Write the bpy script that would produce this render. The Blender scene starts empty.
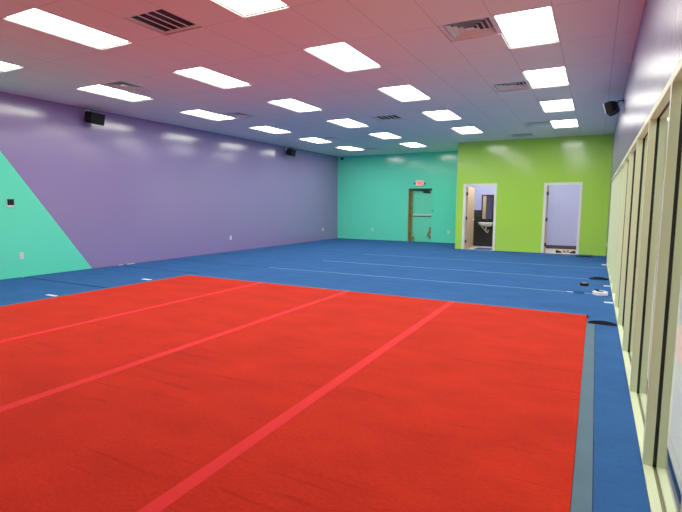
import bpy, bmesh, math, random
from mathutils import Matrix, Vector
random.seed(4)
PI = math.pi
C = bpy.context.scene.collection

# ------------------------------------------------------------------ colours / materials
def lin(c):
    return tuple(((v/255)/12.92 if v/255 <= .04045 else ((v/255+.055)/1.055)**2.4) for v in c)
def rgba(c): return (*lin(c), 1)
def mat(name, col, rough=.5, metal=0., spec=.5, coat=0., noise=0., nscale=(8,8,8), bump=0., bscale=40., emit=None, estr=0.):
    m = bpy.data.materials.new(name); m.use_nodes = True
    nt = m.node_tree; N = nt.nodes; L = nt.links
    b = N['Principled BSDF']
    b.inputs['Base Color'].default_value = rgba(col)
    b.inputs['Roughness'].default_value = rough
    b.inputs['Metallic'].default_value = metal
    b.inputs['Specular IOR Level'].default_value = spec
    b.inputs['Coat Weight'].default_value = coat
    if emit:
        b.inputs['Emission Color'].default_value = rgba(emit); b.inputs['Emission Strength'].default_value = estr
    if noise or bump:
        g = N.new('ShaderNodeNewGeometry')
        mp = N.new('ShaderNodeMapping'); mp.inputs['Scale'].default_value = nscale
        L.new(g.outputs['Position'], mp.inputs['Vector'])
        if noise:
            n = N.new('ShaderNodeTexNoise'); n.inputs['Scale'].default_value = 1; n.inputs['Detail'].default_value = 5
            n.inputs['Roughness'].default_value = .65
            L.new(mp.outputs[0], n.inputs['Vector'])
            r = N.new('ShaderNodeMapRange'); r.inputs['From Min'].default_value = .3; r.inputs['From Max'].default_value = .7
            r.inputs['To Min'].default_value = 1-noise; r.inputs['To Max'].default_value = 1+noise
            L.new(n.outputs['Fac'], r.inputs['Value'])
            mx = N.new('ShaderNodeVectorMath'); mx.operation = 'SCALE'; mx.inputs[0].default_value = lin(col)
            L.new(r.outputs[0], mx.inputs['Scale']); L.new(mx.outputs[0], b.inputs['Base Color'])
        if bump:
            n2 = N.new('ShaderNodeTexNoise'); n2.inputs['Scale'].default_value = bscale; n2.inputs['Detail'].default_value = 4
            L.new(g.outputs['Position'], n2.inputs['Vector'])
            bp = N.new('ShaderNodeBump'); bp.inputs['Strength'].default_value = bump; bp.inputs['Distance'].default_value = .01
            L.new(n2.outputs['Fac'], bp.inputs['Height']); L.new(bp.outputs[0], b.inputs['Normal'])
    return m

def carpet_mat(name, col, amount, crease):
    """short-pile carpet: mottled tone, faint creases across the roll, fine bump"""
    m = mat(name, col, rough=.95, spec=.06)
    nt = m.node_tree; N = nt.nodes; L = nt.links; b = N['Principled BSDF']
    g = N.new('ShaderNodeNewGeometry')
    def noise(scale, detail, lo, hi, tmin, tmax, rough=.6, dist=0):
        mp = N.new('ShaderNodeMapping'); mp.inputs['Scale'].default_value = scale
        L.new(g.outputs['Position'], mp.inputs['Vector'])
        n = N.new('ShaderNodeTexNoise'); n.inputs['Scale'].default_value = 1; n.inputs['Detail'].default_value = detail
        n.inputs['Roughness'].default_value = rough; n.inputs['Distortion'].default_value = dist
        L.new(mp.outputs[0], n.inputs['Vector'])
        r = N.new('ShaderNodeMapRange'); r.inputs['From Min'].default_value = lo; r.inputs['From Max'].default_value = hi
        r.inputs['To Min'].default_value = tmin; r.inputs['To Max'].default_value = tmax
        L.new(n.outputs['Fac'], r.inputs['Value'])
        return n, r
    _, a = noise((1.6, 2.6, 1), 6, .3, .7, 1-amount, 1+amount)
    nf, f = noise((28, 60, 20), 5, .3, .7, 1-amount*1.3, 1+amount*1.3, .75)
    _, c = noise((1.1, 17, 1), 3, .30, .37, 1-crease, 1, .5, .6)
    def mul(p, q):
        k = N.new('ShaderNodeMath'); k.operation = 'MULTIPLY'; L.new(p, k.inputs[0]); L.new(q, k.inputs[1]); return k.outputs[0]
    tot = mul(mul(a.outputs[0], f.outputs[0]), c.outputs[0])
    mx = N.new('ShaderNodeVectorMath'); mx.operation = 'SCALE'; mx.inputs[0].default_value = lin(col)
    L.new(tot, mx.inputs['Scale']); L.new(mx.outputs[0], b.inputs['Base Color'])
    bp = N.new('ShaderNodeBump'); bp.inputs['Strength'].default_value = .35; bp.inputs['Distance'].default_value = .006
    L.new(nf.outputs['Fac'], bp.inputs['Height']); L.new(bp.outputs[0], b.inputs['Normal'])
    return m

def grid_mat(name, col, pitch, off, width, dark, rough=.85, bump=True):
    """lay-in tiles: thin darker tee lines at regular pitch, measured in the place's own metres"""
    m = mat(name, col, rough=rough, spec=.25)
    nt = m.node_tree; N = nt.nodes; L = nt.links; b = N['Principled BSDF']
    g = N.new('ShaderNodeNewGeometry'); s = N.new('ShaderNodeSeparateXYZ'); L.new(g.outputs['Position'], s.inputs[0])
    outs = []
    for i, ax in enumerate('XY'):
        a = N.new('ShaderNodeMath'); a.operation = 'SUBTRACT'; a.inputs[1].default_value = off[i]; L.new(s.outputs[ax], a.inputs[0])
        p = N.new('ShaderNodeMath'); p.operation = 'PINGPONG'; p.inputs[1].default_value = pitch[i]/2; L.new(a.outputs[0], p.inputs[0])
        l = N.new('ShaderNodeMath'); l.operation = 'GREATER_THAN'; l.inputs[1].default_value = width/2; L.new(p.outputs[0], l.inputs[0])
        outs.append(l.outputs[0])
    mn = N.new('ShaderNodeMath'); mn.operation = 'MINIMUM'; L.new(outs[0], mn.inputs[0]); L.new(outs[1], mn.inputs[1])
    r = N.new('ShaderNodeMapRange'); r.inputs['To Min'].default_value = dark; r.inputs['To Max'].default_value = 1; L.new(mn.outputs[0], r.inputs['Value'])
    mx = N.new('ShaderNodeVectorMath'); mx.operation = 'SCALE'; mx.inputs[0].default_value = lin(col)
    L.new(r.outputs[0], mx.inputs['Scale']); L.new(mx.outputs[0], b.inputs['Base Color'])
    return m

def paint(name, col, rough=.36, spec=.5, coat=0., bmp=.08):
    return mat(name, col, rough=rough, spec=spec, coat=coat, bump=bmp, bscale=16.)

M = {}
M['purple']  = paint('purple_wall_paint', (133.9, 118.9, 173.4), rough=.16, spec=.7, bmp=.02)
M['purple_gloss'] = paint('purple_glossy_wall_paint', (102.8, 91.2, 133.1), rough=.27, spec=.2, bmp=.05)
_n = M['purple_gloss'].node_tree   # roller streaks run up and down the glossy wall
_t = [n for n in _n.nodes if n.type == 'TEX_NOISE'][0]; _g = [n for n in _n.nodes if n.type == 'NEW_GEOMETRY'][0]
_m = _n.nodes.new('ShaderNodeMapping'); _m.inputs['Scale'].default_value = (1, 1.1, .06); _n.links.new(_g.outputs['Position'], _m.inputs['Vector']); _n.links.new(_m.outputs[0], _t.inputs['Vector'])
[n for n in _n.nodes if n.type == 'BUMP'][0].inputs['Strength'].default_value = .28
M['teal']    = paint('turquoise_wall_paint', (86.9, 236.1, 194.1), rough=.15, bmp=.02)
M['green']   = paint('lime_wall_paint', (171.5, 233.6, 72.1), rough=.15, bmp=.02)
M['teal_door'] = paint('turquoise_door_paint', (86.9, 228.5, 184.1), rough=.4)
M['lavender']= paint('lavender_wall_paint', (184, 186, 238), rough=.5)
M['ceiling'] = grid_mat('white_ceiling_tile', (228, 228, 218), (.6096, 1.2192), (-1.128, 3.162), .012, .72)
M['white']   = mat('white_metal', (222, 222, 216), .4)
M['trimwhite'] = mat('white_door_trim', (242, 242, 228), .4)
M['plastic'] = mat('white_plastic', (235, 235, 228), .35)
M['black']   = mat('black_plastic', (9, 9, 10), .7, spec=.2)
M['dark']    = mat('dark_vent_interior', (30, 22, 26), .8)
M['gasket']  = mat('black_gasket_and_reveal_shade', (7, 7, 8), .7)
M['frame']   = mat('cream_frame_finish', (214, 230, 184), .38, spec=.4)
M['groove']  = mat('olive_groove', (112, 112, 78), .6)
M['red']     = carpet_mat('red_carpet', (187.5, 33.5, 17.5), .15, .20)
M['blue']    = carpet_mat('blue_carpet', (36.4, 81.3, 139.9), .13, .08)
M['blue_side'] = mat('dark_blue_mat_edge', (20, 38, 80), .9)
M['foam']    = mat('black_foam_and_shade', (12, 14, 22), .9)
M['pink']    = mat('pink_red_seam_tape', (223.3, 35.2, 36.4), .85, spec=.1, noise=.04, nscale=(9,9,9))
M['greytape']= mat('grey_blue_seam_tape', (72, 104, 122), .8, spec=.2, noise=.08, nscale=(5,3,5))
M['clear']   = mat('pale_blue_seam_tape', (72, 118, 170), .7, noise=.2, nscale=(3,3,3))
M['velcro']  = mat('white_velcro', (225, 230, 240), .7)
M['concrete']= mat('grey_concrete', (110, 110, 108), .7, noise=.15, nscale=(2,2,2))
M['paletile']= grid_mat('pale_grey_tile', (196, 202, 196), (.6, .6), (.5, 0), .006, .8, rough=.35)
M['beige']   = mat('beige_vinyl', (226, 220, 206), .4, noise=.05, nscale=(3,3,3))
M['brown_base'] = mat('dark_brown_rubber_base', (62, 52, 48), .6)
M['white_base'] = mat('white_baseboard_paint', (214, 222, 214), .5)
M['cream']   = mat('cream_wall_paint', (222, 220, 204), .6)
M['darktile']= grid_mat('charcoal_tile', (44, 42, 42), (.3, .3), (0, 0), .006, 1.5, rough=.4)
M['wood']    = mat('maple_veneer', (214, 178, 138), .45, noise=.07, nscale=(30, 30, 1.5))
M['bronze']  = mat('bronze_frame', (150, 132, 80), .4, metal=.25)
M['shaded_teal'] = mat('teal_paint_header_shade', (30, 84, 72), .5)  # shadow under the exit door header, put into the jamb colour
M['steel']   = mat('brushed_steel', (196, 200, 196), .3, metal=.9)
M['silverpaint'] = mat('silver_push_bar', (196, 206, 200), .35, metal=.3)
M['darksteel'] = mat('dark_bronze_steel', (48, 44, 40), .4, metal=.7)
M['chrome']  = mat('chrome', (210, 212, 215), .15, metal=1)
M['porcelain'] = mat('white_porcelain', (240, 240, 236), .15)
M['mirror']  = mat('mirror_glass', (235, 238, 238), .02, metal=1)
M['exitred'] = mat('glowing_red_letters', (235, 40, 60), .4, emit=(255, 40, 60), estr=2.2)
M['exitface']= mat('pink_lit_sign_face', (230, 150, 150), .4, emit=(255, 120, 120), estr=.35)
M['amber']   = mat('tan_cardboard', (196, 138, 84), .7)
M['tan']     = mat('tan_suede', (150, 118, 86), .8)
M['lens']    = mat('lamp_lens', (200, 205, 200), .2)
M['panel']   = mat('light_diffuser', (255, 255, 250), .5, emit=(255, 252, 244), estr=15.5)
M['perf']    = mat('grey_perforated_panel', (150, 152, 156), .7)

def glass_mat():
    m = bpy.data.materials.new('window_glass'); m.use_nodes = True
    N = m.node_tree.nodes; L = m.node_tree.links; N.clear()
    o = N.new('ShaderNodeOutputMaterial'); mix = N.new('ShaderNodeMixShader')
    t = N.new('ShaderNodeBsdfTransparent'); t.inputs[0].default_value = (.93, .96, .94, 1)
    g = N.new('ShaderNodeBsdfGlossy'); g.inputs['Roughness'].default_value = 0.0
    lw = N.new('ShaderNodeLayerWeight'); lw.inputs['Blend'].default_value = .5
    p5 = N.new('ShaderNodeMath'); p5.operation = 'POWER'; p5.inputs[1].default_value = 5; L.new(lw.outputs['Facing'], p5.inputs[0])
    f = N.new('ShaderNodeMapRange'); f.inputs['To Min'].default_value = .08; f.inputs['To Max'].default_value = .8; L.new(p5.outputs[0], f.inputs['Value'])
    L.new(f.outputs[0], mix.inputs[0]); L.new(t.outputs[0], mix.inputs[1]); L.new(g.outputs[0], mix.inputs[2])
    L.new(mix.outputs[0], o.inputs[0]); return m
M['glass'] = glass_mat()

# ------------------------------------------------------------------ mesh helpers
class MB:
    def __init__(s): s.bm = bmesh.new(); s.mi = 0
    def _fin(s, faces):
        for f in faces: f.material_index = s.mi
    def box(s, lo, hi, bev=0., rot=None, seg=2):
        lo, hi = Vector(lo), Vector(hi); c = (lo+hi)/2; d = hi-lo
        r = bmesh.ops.create_cube(s.bm, size=1)
        vs = r['verts']
        bmesh.ops.scale(s.bm, vec=d, verts=vs)
        fs = list({f for v in vs for f in v.link_faces})
        if bev:
            es = list({e for v in vs for e in v.link_edges})
            rb = bmesh.ops.bevel(s.bm, geom=es, offset=bev, segments=seg, affect='EDGES', profile=.5)
            vs = list({v for f in rb['faces'] for v in f.verts} | {v for f in fs if f.is_valid for v in f.verts})
            fs = list({f for v in vs for f in v.link_faces})
        if rot is not None: bmesh.ops.transform(s.bm, matrix=rot, verts=vs)
        bmesh.ops.translate(s.bm, vec=c, verts=vs)
        s._fin(fs); return s
    def prism(s, pts, z0, z1, axis='z'):
        """polygon pts extruded; axis z: (x,y), axis x: pts are (y,z), axis y: pts are (x,z)"""
        def P(p, h):
            return {'z': (p[0], p[1], h), 'x': (h, p[0], p[1]), 'y': (p[0], h, p[1])}[axis]
        a = [s.bm.verts.new(P(p, z0)) for p in pts]; b = [s.bm.verts.new(P(p, z1)) for p in pts]
        n = len(pts); fs = [s.bm.faces.new(a), s.bm.faces.new(b)]
        for i in range(n): fs.append(s.bm.faces.new((a[i], a[(i+1) % n], b[(i+1) % n], b[i])))
        s._fin(fs); return s
    def tube(s, p0, p1, r0, r1=None, seg=16, cap=True):
        r1 = r0 if r1 is None else r1
        p0, p1 = Vector(p0), Vector(p1); d = p1-p0
        q = Vector((0, 0, 1)).rotation_difference(d.normalized()) if d.length else None
        rr = bmesh.ops.create_cone(s.bm, cap_ends=cap, segments=seg, radius1=r0, radius2=r1, depth=d.length)
        bmesh.ops.rotate(s.bm, cent=(0, 0, 0), matrix=q.to_matrix(), verts=rr['verts'])
        bmesh.ops.translate(s.bm, vec=(p0+p1)/2, verts=rr['verts'])
        s._fin({f for v in rr['verts'] for f in v.link_faces}); return s
    def lathe(s, prof, c=(0, 0, 0), seg=32, closed=False):
        rings = []
        for r, z in prof:
            rings.append([s.bm.verts.new((c[0]+r*math.cos(2*PI*i/seg), c[1]+r*math.sin(2*PI*i/seg), c[2]+z)) for i in range(seg)])
        fs = []
        n = len(rings)
        for k in range(n if closed else n-1):
            A, B = rings[k], rings[(k+1) % n]
            for i in range(seg): fs.append(s.bm.faces.new((A[i], A[(i+1) % seg], B[(i+1) % seg], B[i])))
        if not closed:
            fs.append(s.bm.faces.new(rings[0])); fs.append(s.bm.faces.new(rings[-1]))
        s._fin(fs); return s
    def loft(s, rings, cap=True):
        R = [[s.bm.verts.new(p) for p in r] for r in rings]; fs = []
        n = len(R[0])
        for k in range(len(R)-1):
            for i in range(n): fs.append(s.bm.faces.new((R[k][i], R[k][(i+1) % n], R[k+1][(i+1) % n], R[k+1][i])))
        if cap: fs += [s.bm.faces.new(R[0]), s.bm.faces.new(R[-1])]
        s._fin(fs); return s
    def build(s, name, m, parent=None, smooth=False):
        bmesh.ops.recalc_face_normals(s.bm, faces=s.bm.faces[:])
        me = bpy.data.meshes.new(name); s.bm.to_mesh(me); s.bm.free()
        for k in (m if isinstance(m, (list, tuple)) else [m]): me.materials.append(k)
        if smooth:
            for p in me.polygons: p.use_smooth = True
            try: me.set_sharp_from_angle(angle=math.radians(35))
            except Exception: pass
        o = bpy.data.objects.new(name, me); C.objects.link(o)
        if parent: o.parent = parent
        return o

def tag(o, label=None, cat=None, group=None, kind=None):
    if label: o['label'] = label
    if cat: o['category'] = cat
    if group: o['group'] = group
    if kind: o['kind'] = kind
    return o
def thing(name, label, cat, loc=(0, 0, 0), rz=0, group=None):
    o = bpy.data.objects.new(name, None); C.objects.link(o); o.empty_display_size = .1
    o.location = loc; o.rotation_euler = (0, 0, rz)
    return tag(o, label, cat, group)
def struct(o, label=None, cat=None):
    return tag(o, label, cat, None, 'structure')
def copy_tree(o, parent=None):
    c = o.copy(); C.objects.link(c)
    if parent: c.parent = parent
    for ch in list(o.children): copy_tree(ch, c)
    return c

# ------------------------------------------------------------------ the place's measures (metres)
WL, WR = -9.885, .32          # left and right wall faces
YN, YG, YB = -4.6, 15.92, 18.25   # near wall, lime wall, turquoise wall
XG = -4.122                   # where the lime wall ends
H = 3.521                     # ceiling
FZ = -.035                    # slab under the mats
HT = 2.135                    # storefront head

# ------------------------------------------------------------------ slab, walls, ceiling
struct(MB().box((WL-.15, YN-.15, FZ-.1), (WR+.15, YB+.15, FZ)).build('floor', M['concrete']), 'grey slab floor under the mats', 'floor')

b = MB()   # left wall: turquoise near the camera, slanted colour edge down to the floor, purple beyond
yt = 6.726 - (H)/1.403; y0 = 6.726 - (FZ)/1.403
b.mi = 1; b.prism([(YN-.15, FZ), (y0, FZ), (yt, H), (YN-.15, H)], WL-.15, WL, 'x')
b.mi = 0; b.prism([(y0, FZ), (YB+.15, FZ), (YB+.15, H), (yt, H)], WL-.15, WL, 'x')
struct(b.build('wall_left', [M['purple'], M['teal']]), 'purple wall with a turquoise slanted corner nearest the camera', 'wall')

# turquoise end wall with the exit door opening
DX0, DX1, DZ = -6.67, -5.675, 2.11
b = MB()
b.box((WL, YB, FZ), (DX0, YB+.3, H)); b.box((DX1, YB, FZ), (XG+.1, YB+.3, H)); b.box((DX0, YB, DZ), (DX1, YB+.3, H))
struct(b.build('wall_back', M['teal']), 'turquoise end wall around the exit door', 'wall')

# lime wall with two door openings, and its short side
A0, A1, B0, B1, GZ = -3.835, -2.895, -1.375, -.455, 2.09
b = MB()
for x0, x1, z0 in ((XG, A0, FZ), (A1, B0, FZ), (B1, WR, FZ), (A0, A1, GZ), (B0, B1, GZ)):
    b.box((x0, YG, z0), (x1, YG+.14, H))
b.box((XG, YG+.14, FZ), (XG+.12, YB, H))
struct(b.build('wall_green', M['green']), 'lime green wall with two white-framed doorways', 'wall')

# right wall: above the storefront, and solid beyond it
SY0, SY1 = -4.2, 13.9
b = MB()
b.box((WR, YN-.15, HT+.012), (WR+.13, YG+.2, H))
b.box((WR, SY1, FZ), (WR+.13, YG+.2, HT+.012))
b.box((WR, YN-.15, FZ), (WR+.13, SY0, HT+.012))
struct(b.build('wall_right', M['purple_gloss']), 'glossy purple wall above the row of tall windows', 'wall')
struct(MB().box((WL, YN-.15, FZ), (WR, YN, H)).build('wall_near', M['purple']), 'purple wall behind the camera', 'wall')

# ceiling: tiles with openings where lights and vents drop in
X0t, Y0t = -1.128, 3.162; PX, PY = .6096, .6096
fix = []                          # (row, k, x, y)
for r in range(4):
    for k in range(-2, 6):
        x = X0t-4*PX*r; y = Y0t+4*PY*k
        if r in (0,) and k > 4: continue
        if k == -2 or (k == -1 and r < 2): continue
        if r == 1 and k > 4: continue
        fix.append((r, k, x, y))
fw = 4
vents4 = [(-1, 4), (-1, 9), (-1, 16), (-11, 4), (-11, 9), (-11, 16), (-11, 21)]   # tile indices i (x), j (y)
slots = [(-6, 1), (-6, 12)]
perf = [(-2, 19)]
holes = set()
for r, k, x, y in fix:
    i = round((x-X0t)/PX); j = round((y-Y0t)/PY); holes |= {(i, j), (i, j+1)}
for t in vents4+slots+perf: holes.add(t)
bm = MB()
i0 = math.floor((WL-X0t)/PX); i1 = math.ceil((WR-X0t)/PX); j0 = math.floor((YN-Y0t)/PY); j1 = math.ceil((YB-Y0t)/PY)
vc = {}
def V(i, j):
    if (i, j) not in vc:
        x = min(max(X0t+i*PX, WL), WR); y = min(max(Y0t+j*PY, YN), YB); vc[(i, j)] = bm.bm.verts.new((x, y, H))
    return vc[(i, j)]
for i in range(i0, i1):
    for j in range(j0, j1):
        if (i, j) in holes: continue
        bm.bm.faces.new((V(i, j), V(i, j+1), V(i+1, j+1), V(i+1, j)))
ce = bm.build('ceiling', M['ceiling'])
sol = ce.modifiers.new('thickness', 'SOLIDIFY'); sol.thickness = .02; sol.offset = -1
struct(ce, 'white lay-in tile ceiling with recessed lights', 'ceiling')
for p in ce.data.polygons:
    pass
struct(MB().box((WL-.15, YN-.15, H+.14), (WR+.13, YB+.3, H+.2)).build('trim_1', M['dark']), 'dark deck above the ceiling tiles', 'deck')

# ------------------------------------------------------------------ ceiling lights
RN = ['the row nearest the windows', 'the second row from the windows', 'the third row from the windows', 'the row nearest the purple wall']
ORD = ['first', 'second', 'third', 'fourth', 'fifth', 'sixth']
def make_light():
    t = thing('ceiling_light', 'x', 'ceiling light')
    w, l = PX, 2*PY; e = .022
    f = MB()
    f.box((0, 0, -.004), (e, l, .04)); f.box((w-e, 0, -.004), (w, l, .04))
    f.box((e, 0, -.004), (w-e, e, .04)); f.box((e, l-e, -.004), (w-e, l, .04))
    f.build('frame', M['white'], t)
    MB().box((e, e, .0), (w-e, l-e, .012)).build('diffuser', M['panel'], t)
    return t
l0 = make_light(); first = True
for r, k, x, y in fix:
    o = l0 if first else copy_tree(l0); first = False
    o.location = (x, y, H)
    vis = (k >= 0) if r else (k >= 1)
    if vis:
        n = k if r else k-1
        cnt = [4, 5, 6, 6][r]
        pos = 'farthest light' if n == cnt-1 else ('nearest light' if n == 0 else ORD[n]+' light back')
        o['label'] = f'glowing white rectangular ceiling panel, {pos} in {RN[r]}'
        o['group'] = 'ceiling light panels over the mats'
    else:
        o['label'] = 'glowing white ceiling panel on the near side of the frame'
        o['group'] = 'ceiling light panels nearer than the picture shows'
    o['category'] = 'ceiling light'

# ------------------------------------------------------------------ vents
def ring(b, s0, z0, s1, z1, th=.004):
    """a square louvre: sloping band between half-size s0 at z0 and s1 at z1, about the tile centre"""
    def sq(s, z): return [(-s, -s, z), (s, -s, z), (s, s, z), (-s, s, z)]
    b.loft([sq(s0, z0), sq(s1, z1), sq(s1-th, z1), sq(s0-th, z0), sq(s0, z0)], cap=False)
def make_vent():
    t = thing('ceiling_vent', 'x', 'ceiling vent')
    h = PX/2
    MB().box((-h+.01, -h+.01, .09), (h-.01, h-.01, .1)).build('backing', M['dark'], t)
    f = MB()
    f.loft([[(-h, -h, -.004), (h, -h, -.004), (h, h, -.004), (-h, h, -.004)], [(-h+.04, -h+.04, -.004), (h-.04, -h+.04, -.004), (h-.04, h-.04, -.004), (-h+.04, h-.04, -.004)],
            [(-h+.055, -h+.055, .06), (h-.055, -h+.055, .06), (h-.055, h-.055, .06), (-h+.055, h-.055, .06)]], cap=False)
    f.build('frame', M['white'], t)
    for k in range(3):
        s = .235-.062*k
        b = MB(); ring(b, s, -.010, s-.032, .022); b.build('louver', M['white'], t)
    MB().box((-.055, -.055, -.010), (.055, .055, -.004), .002).build('center_plate', M['white'], t)
    return t
v0 = make_vent(); first = True
vl = ['square stepped ceiling vent beside the nearest light of the row by the windows',
      'square stepped ceiling vent beside the second light of the row by the windows',
      'square stepped ceiling vent near the lime green wall by the windows row of lights',
      'square stepped ceiling vent nearest the camera in the purple wall side row',
      'square stepped ceiling vent second in the purple wall side row',
      'square stepped ceiling vent third in the purple wall side row',
      'square stepped ceiling vent farthest back in the purple wall side row']
for (i, j), lb in zip(vents4, vl):
    o = v0 if first else copy_tree(v0); first = False
    o.location = (X0t+(i+.5)*PX, Y0t+(j+.5)*PY, H)
    tag(o, lb, 'ceiling vent', 'square stepped ceiling vents')
def make_slot():
    t = thing('slotted_return_vent', 'x', 'ceiling vent'); h = PX/2
    MB().box((-h+.01, -h+.01, .05), (h-.01, h-.01, .06)).build('backing', M['dark'], t)
    f = MB(); e = .05
    f.box((-h, -h, -.004), (-h+e, h, .004)); f.box((h-e, -h, -.004), (h, h, .004)); f.box((-h+e, -h, -.004), (h-e, -h+e, .004)); f.box((-h+e, h-e, -.004), (h-e, h, .004))
    f.build('frame', M['white'], t)
    for k in range(3):
        x = -h+e+(k+1)*(2*h-2*e)/4
        MB().box((x-.008, -h+e, -.004), (x+.008, h-e, .002)).build('slat', M['white'], t)
    return t
s0 = make_slot(); s1 = copy_tree(s0)
for o, (i, j), lb in ((s0, slots[0], 'square return vent with four dark slots nearest the camera'), (s1, slots[1], 'square return vent with four dark slots far back mid ceiling')):
    o.location = (X0t+(i+.5)*PX, Y0t+(j+.5)*PY, H); tag(o, lb, 'ceiling vent', 'four-slot return vents')
i, j = perf[0]
t = thing('perforated_return_panel', 'flat grey perforated ceiling panel just in front of the lime green wall', 'ceiling vent', (X0t+(i+.5)*PX, Y0t+(j+.5)*PY, H))
h = PX/2
f = MB()
for a in ((-h, -h, -h+.03, h), (h-.03, -h, h, h), (-h+.03, -h, h-.03, -h+.03), (-h+.03, h-.03, h-.03, h)): f.box((a[0], a[1], -.003), (a[2], a[3], .02))
f.build('frame', M['white'], t)
MB().box((-h+.03, -h+.03, .0), (h-.03, h-.03, .01)).build('panel', M['perf'], t)

# ------------------------------------------------------------------ carpet-topped mats
def mat_roll(poly, name, label, top, side, group, z1=0., bev=.008):
    t = thing(name, label, 'floor mat', (0, 0, 0), 0, group)
    b = MB(); b.prism(poly, FZ+.0, z1-.012); b.build('foam_core', side, t)
    b = MB(); b.prism(poly, z1-.012, z1); o = b.build('carpet_top', top, t)
    m = o.modifiers.new('round', 'BEVEL'); m.width = bev; m.segments = 2; m.limit_method = 'ANGLE'
    return t
def rect(x0, x1, y0, y1, g=.022): return [(x0+min(g, .009), y0+g), (x1-min(g, .009), y0+g), (x1-min(g, .009), y1-g), (x0+min(g, .009), y1-g)]
RX = [-7.289, -5.4164, -3.6146, -1.8181, -.030]; YR = 7.053
GR = 'red carpet mat strips'
for x0, x1, lb in zip(RX[:-1], RX[1:], ['red carpet mat strip farthest from the windows, beside the blue border', 'red carpet mat strip second from the left blue border',
                                         'red carpet mat strip second from the windows', 'red carpet mat strip nearest the windows']):
    mat_roll(rect(x0, x1, YN+.4, YR, .001), 'red_mat', lb, M['red'], M['blue_side'], GR, bev=.003)
GB = 'blue carpet mat strips'
def blue(p, lb): return mat_roll(p, 'blue_mat', lb, M['blue'], M['blue_side'], GB)
for y0, y1, lb in ((YN+.02, 1.6, 'blue carpet mat along the left wall, nearest the camera'), (1.6, 3.42, 'blue carpet mat along the left wall, second from the camera'),
                   (3.42, 5.25, 'blue carpet mat against the turquoise corner of the left wall'), (5.25, 7.32, 'blue carpet mat under the point where turquoise meets purple')):
    blue(rect(WL+.01, -7.289, y0, y1), lb)
g = .022
blue([(WL+.01, 7.32+g), (-7.285, 7.32+g), (-7.285, YR+.004), (-.005, YR+.004), (-.005, 7.66), (.3105, 7.66), (.3105, 8.86-g), (WL+.01, 8.86-g)], 'blue carpet mat running across right behind the red mats')
blue(rect(WL+.01, .320, 8.86, 10.64), 'blue carpet mat running across, second row behind the red mats')
blue(rect(WL+.01, .320, 10.64, 12.72), 'blue carpet mat running across, third row behind the red mats')
blue(rect(WL+.01, .320, 12.72, 15.2), 'blue carpet mat running across, fourth row behind the red mats')
blue([(WL+.01, 15.2+g), (WR-.002, 15.2+g), (WR-.002, YG-.004), (XG-.004, YG-.004), (XG-.004, YB-.006), (WL+.01, YB-.006)], 'farthest blue carpet mat, reaching the turquoise wall and both doorways')
blue(rect(.063, .3115, YN+.02, 6.56, .001), 'narrow blue carpet mat between the grey tape and window sill')

# overlapping mat pieces by the windows with lifted black front edges
def lifted(x0, x1, y0, y1, lift, lb):
    t = thing('overlapping_mat', lb, 'floor mat', (0, 0, 0), 0, 'small overlapping blue mats by the windows')
    n = 14; rings_t = []; rings_b = []
    top = MB(); bot = MB()
    ys = [y0+(y1-y0)*(k/10)**1.5 for k in range(11)]
    def zz(u, v):
        # lifted in the middle of the front edge, flat at the back and at the corners
        return lift*max(0, 1-v/.55)*(math.sin(PI*min(max(u, 0), 1))**.6*.75+.25)
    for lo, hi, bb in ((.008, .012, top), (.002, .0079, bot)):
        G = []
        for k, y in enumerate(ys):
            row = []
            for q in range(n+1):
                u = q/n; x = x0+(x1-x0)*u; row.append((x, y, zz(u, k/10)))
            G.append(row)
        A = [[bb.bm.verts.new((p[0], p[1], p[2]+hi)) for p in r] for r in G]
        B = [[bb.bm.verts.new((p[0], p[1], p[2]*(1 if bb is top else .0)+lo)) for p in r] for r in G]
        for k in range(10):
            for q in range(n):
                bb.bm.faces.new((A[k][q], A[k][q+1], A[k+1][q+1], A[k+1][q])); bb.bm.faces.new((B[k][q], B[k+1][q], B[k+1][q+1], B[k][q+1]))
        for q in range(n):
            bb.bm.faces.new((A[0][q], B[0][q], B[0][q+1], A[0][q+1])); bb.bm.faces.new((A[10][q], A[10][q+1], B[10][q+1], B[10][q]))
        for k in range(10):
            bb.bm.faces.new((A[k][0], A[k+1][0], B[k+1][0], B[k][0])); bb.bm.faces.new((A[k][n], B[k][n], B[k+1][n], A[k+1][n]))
    top.build('carpet_top', M['blue'], t); bot.build('foam_core', M['foam'], t)  # black foam body also fills in the shadow under the lifted edge
lifted(-.012, .303, 6.565, 7.66, .040, 'small blue mat with black front edge at the red mat corner')
lifted(-.045, .300, 10.655, 11.6, .050, 'small blue mat with lifted black edge farther along the windows')
lifted(-.46, .0, 15.25, 15.88, .035, 'small blue mat with dark edge beside the second doorway')

# tapes lying on the mats
def strip(name, lb, x0, x1, y0, y1, m, group=None, z=.0, th=.0015, cat='tape'):
    o = MB().box((x0, y0, z), (x1, y1, z+th)).build(name, m); return tag(o, lb, cat, group)
for xc, lb in ((RX[1], 'pink seam tape farthest from the windows on the red mats'), (RX[2], 'middle pink seam tape on the red mats'), (RX[3], 'widest-looking pink seam tape nearest the windows')):
    ya, yb, w = YN+.42, YR-.004, .048      # the nearest one was laid a little askew
    sk = .0105 if xc == RX[3] else 0.
    xa, xb = xc+.028*(sk > 0)-sk*(ya-2.2), xc+.028*(sk > 0)-sk*(yb-2.2)
    o = MB().prism([(xa-w, ya), (xa+w, ya), (xb+w, yb), (xb-w, yb)], 0., .0015).build('seam_tape', M['pink'])
    tag(o, lb, 'tape', 'pink tapes along the red mat seams')
strip('border_tape', 'grey tape along the window side edge of the red mats', -.028, .0625, YN+.42, 6.562, M['greytape'], 'grey border tapes')
strip('border_tape', 'thin grey tape along the far edge of the red mats', RX[0]-.02, -.03, YR, YR+.035, M['greytape'], 'grey border tapes')
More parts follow.
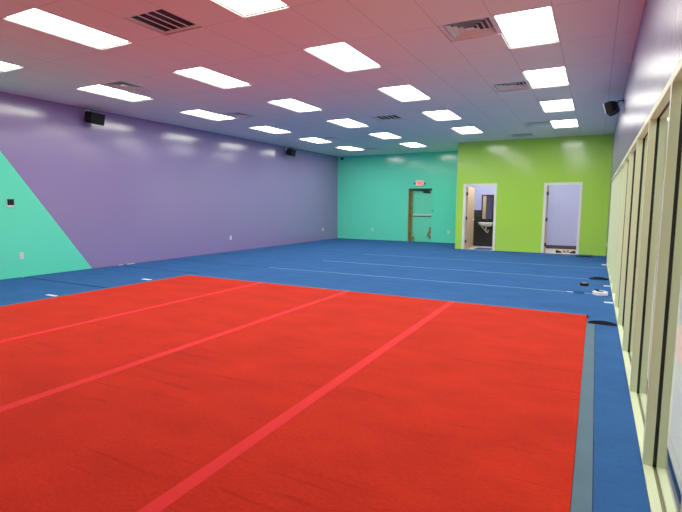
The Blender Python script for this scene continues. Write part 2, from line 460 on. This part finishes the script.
strip('border_tape', 'thin grey tape along the left edge of the red mats', RX[0]-.03, RX[0], YN+.42, YR-.002, M['greytape'], 'grey border tapes')
for y, x0, x1, lb in ((8.86, -6.6, .02, 'pale clear tape on the blue mat seam nearest the red mats'), (10.64, -6.2, -.06, 'pale clear tape on the second blue mat seam'), (12.72, -6.0, .28, 'pale clear tape on the third blue mat seam')):
    strip('clear_tape', lb, x0, x1, y-.023, y+.023, M['clear'], 'pale tapes across the blue mats')
strip('white_tape_piece', 'short torn white tape on the blue seam beside the blue lump', -.36, -.16, 8.85, 8.885, M['velcro'], None, .0016)
GV = 'white hook strips stuck to the blue mats'
for x0, x1, y0, y1, lb in ((-7.60, -7.36, 4.36, 4.42, 'white hook strip by the red edge, nearest the turquoise corner'), (-7.64, -7.42, 6.2, 6.27, 'white hook strip by the red edge, near its far left corner'),
                           (.185, .30, 8.12, 8.19, 'white hook strip by the sill just in front of the tape roll'), (.20, .30, 9.83, 9.90, 'white hook strip by the sill behind the white tape roll'),
                           (.2, .30, 13.4, 13.52, 'farthest white hook strip, near the lime green wall'),
                           (-9.86, -9.80, 7.36, 7.48, 'white scrap at the purple wall foot, nearer of two'), (-9.86, -9.80, 7.6, 7.8, 'white scrap at the purple wall foot, farther of two')):
    strip('hook_strip', lb, x0, x1, y0, y1, M['velcro'], GV, 0., .003)

# ------------------------------------------------------------------ tape rolls and lump
t = thing('white_tape_roll', 'large white roll of tape lying flat near the windows', 'tape roll', (.135, 8.82, 0))
MB().lathe([(.055, .0), (.108, .0), (.112, .004), (.112, .052), (.108, .056), (.055, .056)], seg=40, closed=True).build('tape_winding', M['velcro'], t, smooth=True)
MB().lathe([(.047, .0), (.055, .0), (.055, .058), (.047, .058)], seg=32, closed=True).build('core', M['black'], t, smooth=True)
o = MB().lathe([(.0, 0), (.03, .0), (.036, .006), (.034, .018), (.02, .026), (.001, .028)], c=(.085, 8.87, .0575), seg=20).build('tape_scrap', M['black'], smooth=True)
tag(o, 'small dark scrap resting on the white tape roll', 'scrap')
t = thing('black_tape_roll', 'small black roll of tape with tan core on the blue mat', 'tape roll', (-.115, 9.72, 0))
MB().lathe([(.042, .0), (.070, .0), (.072, .004), (.072, .044), (.070, .048), (.042, .048)], seg=32, closed=True).build('tape_winding', M['black'], t, smooth=True)
MB().lathe([(.036, .0), (.042, .0), (.042, .05), (.036, .05)], seg=32, closed=True).build('core', M['amber'], t, smooth=True)
MB().lathe([(.0, 0), (.0355, .0), (.0355, .012), (.0, .012)][1:3], seg=24).build('inner_label', M['amber'], t)
b = MB()
rings = []
for k in range(7):
    a = k/6; r = .075*math.cos(a*PI/2)**.7+.004; z = .002+.045*math.sin(a*PI/2)
    rings.append([((r*(1+.25*math.sin(3*p+1)))*math.cos(p)*1.0, (r*(1+.2*math.cos(2*p)))*math.sin(p)*.7, z) for p in [2*PI*i/18 for i in range(18)]])
b.loft(rings); o = b.build('crumpled_blue_cloth', M['blue'], smooth=True); o.location = (-.19, 8.80, 0)
tag(o, 'crumpled blue scrap lying on the seam beside the white tape roll', 'cloth')

# ------------------------------------------------------------------ storefront windows on the right
win = bpy.data.objects.new('window_1', None); C.objects.link(win); struct(win, 'row of tall cream framed windows along the right wall', 'window')
FX0, FXa, FXb, FX1 = .311, .357, .3755, .416
muls = [3.05+1.2*k for k in range(-6, 10)]
def part_struct(o): o['kind'] = 'structure'; return o
s = MB(); s.box((FX0, SY0, FZ), (FXa, SY1, .004), .002); s.box((FXb, SY0, FZ), (FX1, SY1, .004), .002); s.build('sill', M['frame'], win)
MB().box((FXa, SY0, FZ), (FXb, SY1, -.006)).build('sill_groove', M['groove'], win)
hd = MB(); hd.box((FX0, SY0, 2.085), (FXa, SY1, HT), .002); hd.box((FXb, SY0, 2.085), (FX1, SY1, HT), .002); hd.build('header', M['frame'], win)
MB().box((FXa, SY0, 2.092), (FXb, SY1, HT)).build('header_gasket', M['gasket'], win)
MB().box((.316, SY0, HT), (.42, SY1, HT+.012)).build('reveal_shade_strip', M['gasket'], win)  # solid black strip standing in for the shade above the header
for y in muls:
    m = MB(); m.box((FX0+.0005, y, -.01), (FXa, y+.05, 2.09), .0015); m.box((FXb, y, -.01), (FX1-.0005, y+.05, 2.09), .0015)
    mo = m.build('mullion', M['frame'], win)
    MB().box((FXa, y+.006, -.008), (FXb, y+.044, 2.09)).build('gasket', M['gasket'], mo)
for a, c in zip(muls[:-1], muls[1:]):
    b = MB(); vs = [b.bm.verts.new(p) for p in ((.3675, a+.04, -.006), (.3675, c+.01, -.006), (.3675, c+.01, 2.092), (.3675, a+.04, 2.092))]; b.bm.faces.new(vs)
    b.build('glass_pane', M['glass'], win)

# neighbouring room seen through the glass
struct(MB().box((.45, YN-.15, FZ-.1), (5.2, YG+.3, FZ)).build('floor_lobby', M['paletile']), 'pale grey tiled floor beyond the windows', 'floor')
b = MB(); b.box((5.2, YN-.15, FZ), (5.3, YG+.3, 3.0)); b.box((.45, YG+.2, FZ), (5.2, YG+.3, 3.0)); b.box((.45, YN-.15, FZ), (5.2, YN-.05, 3.0))
struct(b.build('wall_lobby', M['cream']), 'cream walls of the room beyond the windows', 'wall')
struct(MB().box((.45, YN-.15, 3.0), (5.3, YG+.3, 3.05)).build('ceiling_lobby', M['white']), 'white ceiling beyond the windows', 'ceiling')
for k, y in enumerate((-1.5, 1, 3.5, 6, 8.5, 11, 13.5)):  # unseen panels, added to brighten the neighbouring room
    o = copy_tree(l0); o.location = (1.6, y, 2.97); o['label'] = 'unseen ceiling panel added to brighten the room beyond the windows'; o['group'] = 'added ceiling panels beyond the windows'; o['category'] = 'ceiling light'

# ------------------------------------------------------------------ rooms behind the lime wall
def room(x0, x1, y1, lower, upper, zsplit, nm, fm):
    struct(MB().box((x0-.02, YG+.0, FZ-.1), (x1+.02, y1, FZ+.02)).build('floor_'+nm, fm), 'floor of the '+nm, 'floor')
    y0 = YG+.14
    for sd, lo, hi in (('left', (x0-.06, y0), (x0, y1+.06)), ('right', (x1, y0), (x1+.06, y1+.06)), ('back', (x0, y1), (x1, y1+.06))):
        b = MB()
        for z0, z1, mi in ((FZ, zsplit, 1), (zsplit, 2.6, 0)):
            b.mi = mi; b.box((*lo, z0), (*hi, z1))
        struct(b.build('wall_'+nm+'_'+sd, [upper, lower]), sd+' wall of the '+nm, 'wall')
    struct(MB().box((x0-.06, y0, 2.6), (x1+.06, y1+.06, 2.65)).build('ceiling_'+nm, M['white']), 'ceiling of the '+nm, 'ceiling')
room(-3.99, -2.3, 17.6, M['darktile'], M['lavender'], 1.29, 'washroom', M['beige'])
room(-2.16, .2, 17.9, M['brown_base'], M['lavender'], .10, 'side_room', M['beige'])
for x, y, lb in ((-3.3, 16.6, 'washroom'), (-1.0, 16.7, 'side room')):
    t = thing('square_ceiling_light', 'square ceiling light inside the '+lb, 'ceiling light', (x, y, 2.56))
    MB().box((-.28, -.28, 0), (.28, .28, .04)).build('housing', M['white'], t)
    MB().box((-.25, -.25, -.006), (.25, .25, 0)).build('diffuser', mat('room_light_diffuser', (255, 255, 250), emit=(255, 250, 244), estr=26.), t)

def casing(nm, x0, x1, z1, leaf_angle):
    """white trim, jambs and the opened maple leaf on the left hinge side"""
    root = bpy.data.objects.new(nm, None); C.objects.link(root); root.location = (0, 0, 0); struct(root, None, 'door')
    w = .062; b = MB()
    b.box((x0-w, YG-.018, FZ), (x0+.008, YG+.15, z1+w), .003); b.box((x1-.008, YG-.018, FZ), (x1+w, YG+.15, z1+w), .003)
    b.box((x0+.008, YG-.018, z1-.008), (x1-.008, YG+.15, z1+w), .003)
    b.build('door_frame', M['trimwhite'], root)
    leaf = MB()
    R_ = Matrix.Rotation(leaf_angle, 4, 'Z')
    hx, hy = x0+.012, YG+.155
    W = x1-x0-.03; T = .042
    bmv = leaf.box((0, 0, 0), (W, T, z1-.03), .002)
    bmesh.ops.transform(leaf.bm, matrix=Matrix.Translation((hx, hy, 0)) @ R_ @ Matrix.Translation((0, -T, 0)), verts=leaf.bm.verts[:])
    lf = leaf.build('door_leaf', M['wood'], root)
    for z in (.25, 1.03, 1.83):
        k = MB().tube((0, -.012, z-.055), (0, -.012, z+.055), .011, seg=10).box((0, -.026, z-.055), (.05, .0, z+.055))
        bmesh.ops.transform(k.bm, matrix=Matrix.Translation((hx+.002, hy-.03, 0)), verts=k.bm.verts[:]); k.build('hinge', M['darksteel'], root)
    hn = MB()
    for s in (-1, 1):
        y = -T/2+s*(T/2+.03)
        hn.tube((W-.07, -T/2+s*T/2, .96), (W-.07, y, .96), .022, .012); hn.tube((W-.07, y, .96), (W-.19, y, .96), .009)
    bmesh.ops.transform(hn.bm, matrix=Matrix.Translation((hx, hy, 0)) @ R_, verts=hn.bm.verts[:])
    hn.build('door_handle', M['chrome'], lf, smooth=True)
    return root
casing('door_1', A0, A1, GZ, math.radians(89))['label'] = 'white framed doorway into the dark tiled washroom'
casing('door_2', B0, B1, GZ, math.radians(96))['label'] = 'white framed doorway into the lavender room beside the windows'
struct(MB().box((-2.14, 17.885, .02), (.18, 17.9, .11)).build('baseboard_side_room', M['brown_base']), 'dark baseboard in the lavender room', 'baseboard')

# washroom fittings
t = thing('wall_mirror', 'dark framed mirror above the washroom sink', 'mirror', (-3.43, 17.6, .93))
f = MB()
for a in ((-.21, 0, -.17, .9), (.17, 0, .21, .9), (-.17, 0, .17, .04), (-.17, .86, .17, .9)): f.box((a[0], -.035, a[1]), (a[2], -.001, a[3]), .004)
f.build('frame', M['black'], t)
MB().box((-.17, -.02, .04), (.17, -.005, .86)).build('mirror_glass', M['mirror'], t)
t = thing('wash_basin', 'white wall-hung washroom sink with exposed pipe below', 'sink', (-3.42, 17.6, .74))
b = MB(); R = []
def rr(w, y0, y1, z, n=28):
    pts = []
    for i in range(n):
        a = 2*PI*i/n; cx = math.copysign(abs(math.cos(a))**.55, math.cos(a)); sy = math.copysign(abs(math.sin(a))**.55, math.sin(a))
        pts.append((w*cx, (y0+y1)/2+(y1-y0)/2*sy, z))
    return pts
b.loft([rr(.14, -.30, -.003, -.03), rr(.23, -.42, -.003, .03), rr(.26, -.46, -.003, .10), rr(.25, -.45, -.003, .115), rr(.20, -.40, -.10, .11), rr(.17, -.36, -.12, .04), rr(.05, -.28, -.18, .015)])
b.build('basin', M['porcelain'], t, smooth=True)
b = MB().tube((0, -.06, .11), (0, -.06, .22), .018, .014).tube((0, -.06, .21), (0, -.19, .20), .012).tube((0, -.19, .203), (0, -.19, .17), .012).tube((-.0, -.06, .22), (.0, -.03, .27), .010)
b.build('faucet', M['darksteel'], t, smooth=True)
b = MB().tube((0, -.22, -.03), (0, -.22, -.20), .022).tube((0, -.22, -.20), (.05, -.16, -.25), .022).tube((.05, -.16, -.25), (.05, -.005, -.17), .022)
b.tube((-.16, -.26, -.02), (.02, -.01, -.26), .012)
b.build('drain_pipe', M['porcelain'], t, smooth=True)
b = MB(); b.box((-3.55, 16.15, -.0145), (-3.0, 16.75, .0), .004); tag(b.build('blue_rug', M['blue']), 'small blue rug on the washroom floor', 'rug')

# shoes in the side room
def shoe(x, y, rz, m, lb):
    t = thing('shoe', lb, 'shoe', (x, y, FZ+.02), rz, 'shoes just inside the second doorway'); t.scale = (.85, .85, .8)
    def outline(sx, z, k=1.0, y0=-.14, y1=.14):
        pts = []
        for i in range(20):
            a = 2*PI*i/20; yy = math.sin(a); w = (.042+.010*yy)*(1-.25*max(0, -yy))
            pts.append((w*math.cos(a)*sx, (y0+y1)/2+(y1-y0)/2*yy, z))
        return pts
    MB().loft([outline(1, 0), outline(1.06, .012), outline(1.04, .026)]).build('sole', M['tan'] if m is M['black'] else M['plastic'], t, smooth=True)
    MB().loft([outline(1., .0262), outline(1., .05, y1=.135), outline(.86, .075, y1=.08), outline(.72, .10, y1=.0), outline(.6, .115, y1=-.03), outline(.5, .1, y0=-.12, y1=-.04)]).build('upper', m, t, smooth=True)
    b = MB()
    for k in range(3): b.tube((-.02, .02+.022*k, .093-.009*k), (.02, .02+.022*k, .093-.009*k), .004, seg=8)
    b.build('laces', M['velcro'] if m is M['black'] else M['black'], t)
shoe(-.96, 16.3, -.75, M['black'], 'leftmost black shoe lying inside the second doorway')
shoe(-.81, 16.36, -.2, M['tan'], 'tan shoe beside the leftmost black shoe')
shoe(-.71, 16.42, .1, M['tan'], 'tan shoe left of the right black shoe')
shoe(-.57, 16.3, .8, M['black'], 'rightmost black shoe near the right door frame')

# ------------------------------------------------------------------ exit door
root = bpy.data.objects.new('door_3', None); C.objects.link(root); struct(root, 'turquoise painted exit door with a push bar', 'door')
b = MB(); b.box((DX0, YB+.005, FZ), (DX0+.035, YB+.29, DZ)); b.box((DX0+.035, YB+.21, FZ), (DX0+.11, YB+.29, DZ-.02), .004)
b.build('hinge_jamb', M['bronze'], root)
b = MB(); b.box((DX0+.035, YB+.005, DZ-.035), (DX1-.02, YB+.29, DZ)); b.box((DX0+.12, YB+.21, DZ-.08), (DX1-.02, YB+.29, DZ-.03)); b.build('head_jamb', M['shaded_teal'], root)
b = MB(); b.box((DX1-.02, YB+.005, FZ), (DX1, YB+.29, DZ)); b.build('latch_jamb', M['teal_door'], root)
leaf = MB().box((DX0+.122, YB+.225, FZ+.01), (DX1-.022, YB+.27, DZ-.085), .003).build('door_leaf', M['teal_door'], root)
b = MB().box((DX0+.14, YB+.165, 1.02), (DX1-.04, YB+.2, 1.09), .01); b.box((DX0+.14, YB+.2, 1.03), (DX0+.24, YB+.225, 1.08)); b.box((DX1-.16, YB+.2, 1.03), (DX1-.04, YB+.225, 1.08))
b.build('push_bar', M['silverpaint'], leaf)
MB().box((DX0+.14, YB+.2, 1.0), (DX1-.04, YB+.224, 1.02)).build('push_bar_shade_strip', M['darksteel'], leaf)  # dark strip drawn in as the shadow below the push bar
b = MB().box((DX1-.42, YB+.16, 1.93), (DX1-.14, YB+.224, 1.99), .006); b.tube((DX1-.18, YB+.19, 1.99), (DX1-.5, YB+.08, 2.03), .012, seg=10); b.tube((DX1-.5, YB+.08, 2.03), (DX1-.56, YB+.2, 2.035), .012, seg=10)
b.build('door_closer', M['darksteel'], leaf)
for z in (.3, 1.02, 1.35, 1.85):
    MB().tube((DX0+.045, YB+.19, z-.06), (DX0+.045, YB+.19, z+.06), .013, seg=10).build('hinge', M['black'], root)
b = MB().box((DX0+.13, YB+.15, .07), (DX0+.2, YB+.224, .2), .008); b.tube((DX0+.165, YB+.17, .1), (DX0+.26, YB+.12, .1), .02, .026)
b.build('door_stop', M['bronze'], leaf)
b = MB().box((DX1-.17, YB+.18, .33), (DX1-.07, YB+.224, .58), .01); b.box((DX1-.22, YB+.14, .2), (DX1-.12, YB+.2, .42), .01, rot=Matrix.Rotation(.25, 4, 'Y')); b.tube((DX1-.1, YB+.17, .1), (DX1-.1, YB+.17, .24), .022, .03)
b.build('kick_down_holder', M['bronze'], leaf)
b = MB().lathe([(.0005, -.012), (.026, -.012), (.026, .0)], seg=20); bmesh.ops.rotate(b.bm, cent=(0, 0, 0), matrix=Matrix.Rotation(-PI/2, 3, 'X'), verts=b.bm.verts[:]); bmesh.ops.translate(b.bm, vec=(DX1+.03, YB-.0125, 1.24), verts=b.bm.verts[:])
tag(b.build('wall_button', M['black']), 'tiny black round button right of the exit door', 'button')

# exit sign
ex = thing('exit_sign', 'lit red EXIT sign above the turquoise door', 'exit sign', (-6.185, YB, 2.31))
MB().box((-.165, -.05, -.105), (.165, -.001, .105), .008).build('housing', M['plastic'], ex)
MB().box((-.12, -.054, -.075), (.12, -.0505, .075), .002).build('sign_face', M['exitface'], ex)
cu = bpy.data.curves.new('exit_letters', 'FONT'); cu.body = 'EXIT'; cu.align_x = 'CENTER'; cu.align_y = 'CENTER'; cu.size = .13; cu.extrude = .003; cu.offset = .004
tmp = bpy.data.objects.new('tmp', cu); C.objects.link(tmp)
bpy.context.view_layer.update()
me = bpy.data.meshes.new_from_object(tmp.evaluated_get(bpy.context.evaluated_depsgraph_get()))
bpy.data.objects.remove(tmp)
me.transform(Matrix.Translation((0, -.0575, 0)) @ Matrix.Rotation(PI/2, 4, 'X') @ Matrix.Diagonal((.82, 1, 1, 1))); me.materials.clear(); me.materials.append(M['exitred'])
lt = bpy.data.objects.new('exit_letters', me); C.objects.link(lt); lt.parent = ex; lt['label'] = 'red letters reading EXIT'
for s in (-1, 1):
    b = MB().tube((s*.165, -.03, 0), (s*.20, -.03, 0), .012, seg=10).tube((s*.215, -.015, 0), (s*.215, -.075, -.01), .026, .034, seg=16)
    b.build('emergency_lamp_head', M['darksteel'], ex, smooth=True)

# ------------------------------------------------------------------ outlets, thermostat, camera, sensor
def outlet(lb, loc, rz):
    """faces -Y when rz = 0"""
    t = thing('wall_outlet', lb, 'outlet', loc, rz, 'white wall outlets')
    MB().box((-.037, -.008, -.06), (.037, -.0005, .06), .003).build('cover_plate', M['plastic'], t)
    for z in (-.022, .022):
        p = MB().box((-.017, -.011, z-.015), (.017, -.0081, z+.015), .004).build('socket', M['plastic'], t)
        b = MB(); b.box((-.008, -.0125, z-.004), (-.006, -.0111, z+.006)); b.box((.006, -.0125, z-.004), (.008, -.0111, z+.006)); b.build('slot', M['black'], p)
L_ = PI/2
outlet('white outlet on the turquoise wall left of the exit door', (-8.212, YB, .426), 0)
outlet('white outlet on the turquoise wall beside the lime green wall', (-4.996, YB, .423), 0)
outlet('white outlet low on the purple wall near the far corner', (WL, 16.98, .43), L_)
outlet('white outlet low in the middle of the purple wall', (WL, 11.345, .415), L_)
outlet('white outlet on the turquoise triangle under the thermostat', (WL, 5.263, .417), L_)
t = thing('thermostat', 'black screened thermostat on the turquoise left wall', 'thermostat', (WL, 5.117, 1.44), L_)
MB().box((-.06, -.022, -.075), (.06, -.0005, .06), .006).build('housing', M['plastic'], t)
MB().box((-.06, -.026, -.042), (.06, -.0225, .075), .003).build('screen', M['black'], t)
t = thing('wall_switch', 'small grey plate low on the wall past the last window', 'outlet', (WR, 15.0, .40), -L_)
MB().box((-.037, -.008, -.06), (.037, -.0005, .06), .003).build('cover_plate', M['plastic'], t)
MB().box((-.012, -.016, -.02), (.012, -.0081, .02), .003).build('rocker', M['perf'], t)
t = thing('motion_sensor', 'tiny black sensor high in the corner of the turquoise wall', 'sensor', (-9.66, YB, 3.40))
MB().box((-.05, -.02, -.05), (.05, -.0005, .05), .006).build('bracket', M['black'], t)
MB().lathe([(.0005, -.05), (.03, -.045), (.045, -.02), (.045, .02), (.03, .035), (.0005, .04)], c=(.0, -.065, 0), seg=20).build('dome', M['black'], t, smooth=True)
t = thing('sprinkler_head', 'small white fire sprinkler where ceiling meets the right wall', 'sprinkler', (WR, 8.0, 3.47), 0)
MB().tube((-.001, 0, 0), (-.012, 0, 0), .04, .034, seg=20).build('escutcheon', M['plastic'], t, smooth=True)
b = MB().tube((-.012, 0, 0), (-.06, 0, 0), .011, seg=12).tube((-.06, 0, 0), (-.064, 0, 0), .028, seg=16); b.tube((-.02, -.016, 0), (-.06, -.008, 0), .004, seg=8).tube((-.02, .016, 0), (-.06, .008, 0), .004, seg=8)
b.build('nozzle', M['plastic'], t, smooth=True)

# ------------------------------------------------------------------ loudspeakers
def speaker(lb, loc, wall, yaw, tilt):
    """wall: +1 hangs from the left wall, -1 from the right; local front is -Y, long side X"""
    rz = L_ if wall > 0 else -L_
    t = thing('loudspeaker', lb, 'speaker', loc, rz, 'black loudspeakers on wall brackets')
    B = MB(); B.box((-.05, -.012, .06), (.05, -.0005, .17), .004); B.tube((0, -.01, .12), (0, -.10, .12), .014, seg=12); B.tube((0, -.10, .12), (0, -.13, .06), .014, seg=12)
    B.build('bracket', M['plastic'] if wall > 0 else M['black'], t, smooth=True)
    if wall < 0: t.scale = (.82, .82, .82)
    Mx = Matrix.Translation((0, -.21, -.02)) @ Matrix.Rotation(yaw, 4, 'Z') @ Matrix.Rotation(tilt, 4, 'X')
    def place(b): bmesh.ops.transform(b.bm, matrix=Mx, verts=b.bm.verts[:]); return b
    cab = MB()
    cab.loft([[(-.20, -.10, -.12), (.20, -.10, -.12), (.20, -.10, .12), (-.20, -.10, .12)], [(-.20, .02, -.12), (.20, .02, -.12), (.20, .02, .12), (-.20, .02, .12)],
              [(-.14, .11, -.09), (.14, .11, -.09), (.14, .11, .09), (-.14, .11, .09)]])
    place(cab).build('cabinet', M['black'], t)
    place(MB().box((-.19, -.118, -.11), (.19, -.1, .11), .006)).build('grille', M['black'], t)
    if wall < 0:
        place(MB().box((-.2, -.112, -.12), (-.19, -.1, .12)).box((.19, -.112, -.12), (.2, -.1, .12)).box((-.19, -.112, .11), (.19, -.1, .12)).box((-.19, -.112, -.12), (.19, -.1, -.11))).build('pale_front_edge', M['plastic'], t)  # pale rim around the grille, right-wall speaker only
    return t
speaker('black loudspeaker on a white bracket, high on the purple wall, nearer one', (WL, 6.80, 3.29), 1, .2, .2)
speaker('black loudspeaker high on the purple wall near the far corner', (WL, 14.35, 3.30), 1, .2, .2)
speaker('black loudspeaker on a bracket above the windows', (WR, 9.9, 3.19), -1, -.2, .3)

# ------------------------------------------------------------------ world, camera, colour
w = bpy.data.worlds.new('World'); bpy.context.scene.world = w; w.use_nodes = True
w.node_tree.nodes['Background'].inputs[0].default_value = (.5, .5, .5, 1); w.node_tree.nodes['Background'].inputs[1].default_value = .1
cd = bpy.data.cameras.new('camera'); co = bpy.data.objects.new('camera', cd); C.objects.link(co)
cd.sensor_fit = 'HORIZONTAL'; cd.sensor_width = 36; cd.lens = 476.9457/682*36; cd.clip_start = .02
yaw, pitch, roll = .48865, .10682, .00603
cy, sy, cp, sp = math.cos(yaw), math.sin(yaw), math.cos(pitch), math.sin(pitch)
F = Vector((-sy*cp, cy*cp, -sp)); R0 = Vector((cy, sy, 0)); U0 = R0.cross(F)
Rv = R0*math.cos(roll)+U0*math.sin(roll); Uv = U0*math.cos(roll)-R0*math.sin(roll)
mw = Matrix((Rv, Uv, -F)).transposed().to_4x4(); mw.translation = (0, 0, 1.4434)
co.matrix_world = mw
sc = bpy.context.scene; sc.camera = co
sc.view_settings.view_transform = 'Standard'; sc.view_settings.look = 'None'; sc.view_settings.exposure = 0; sc.view_settings.gamma = 1.25
sc.cycles.max_bounces = 12; sc.cycles.diffuse_bounces = 8; sc.cycles.transparent_max_bounces = 16
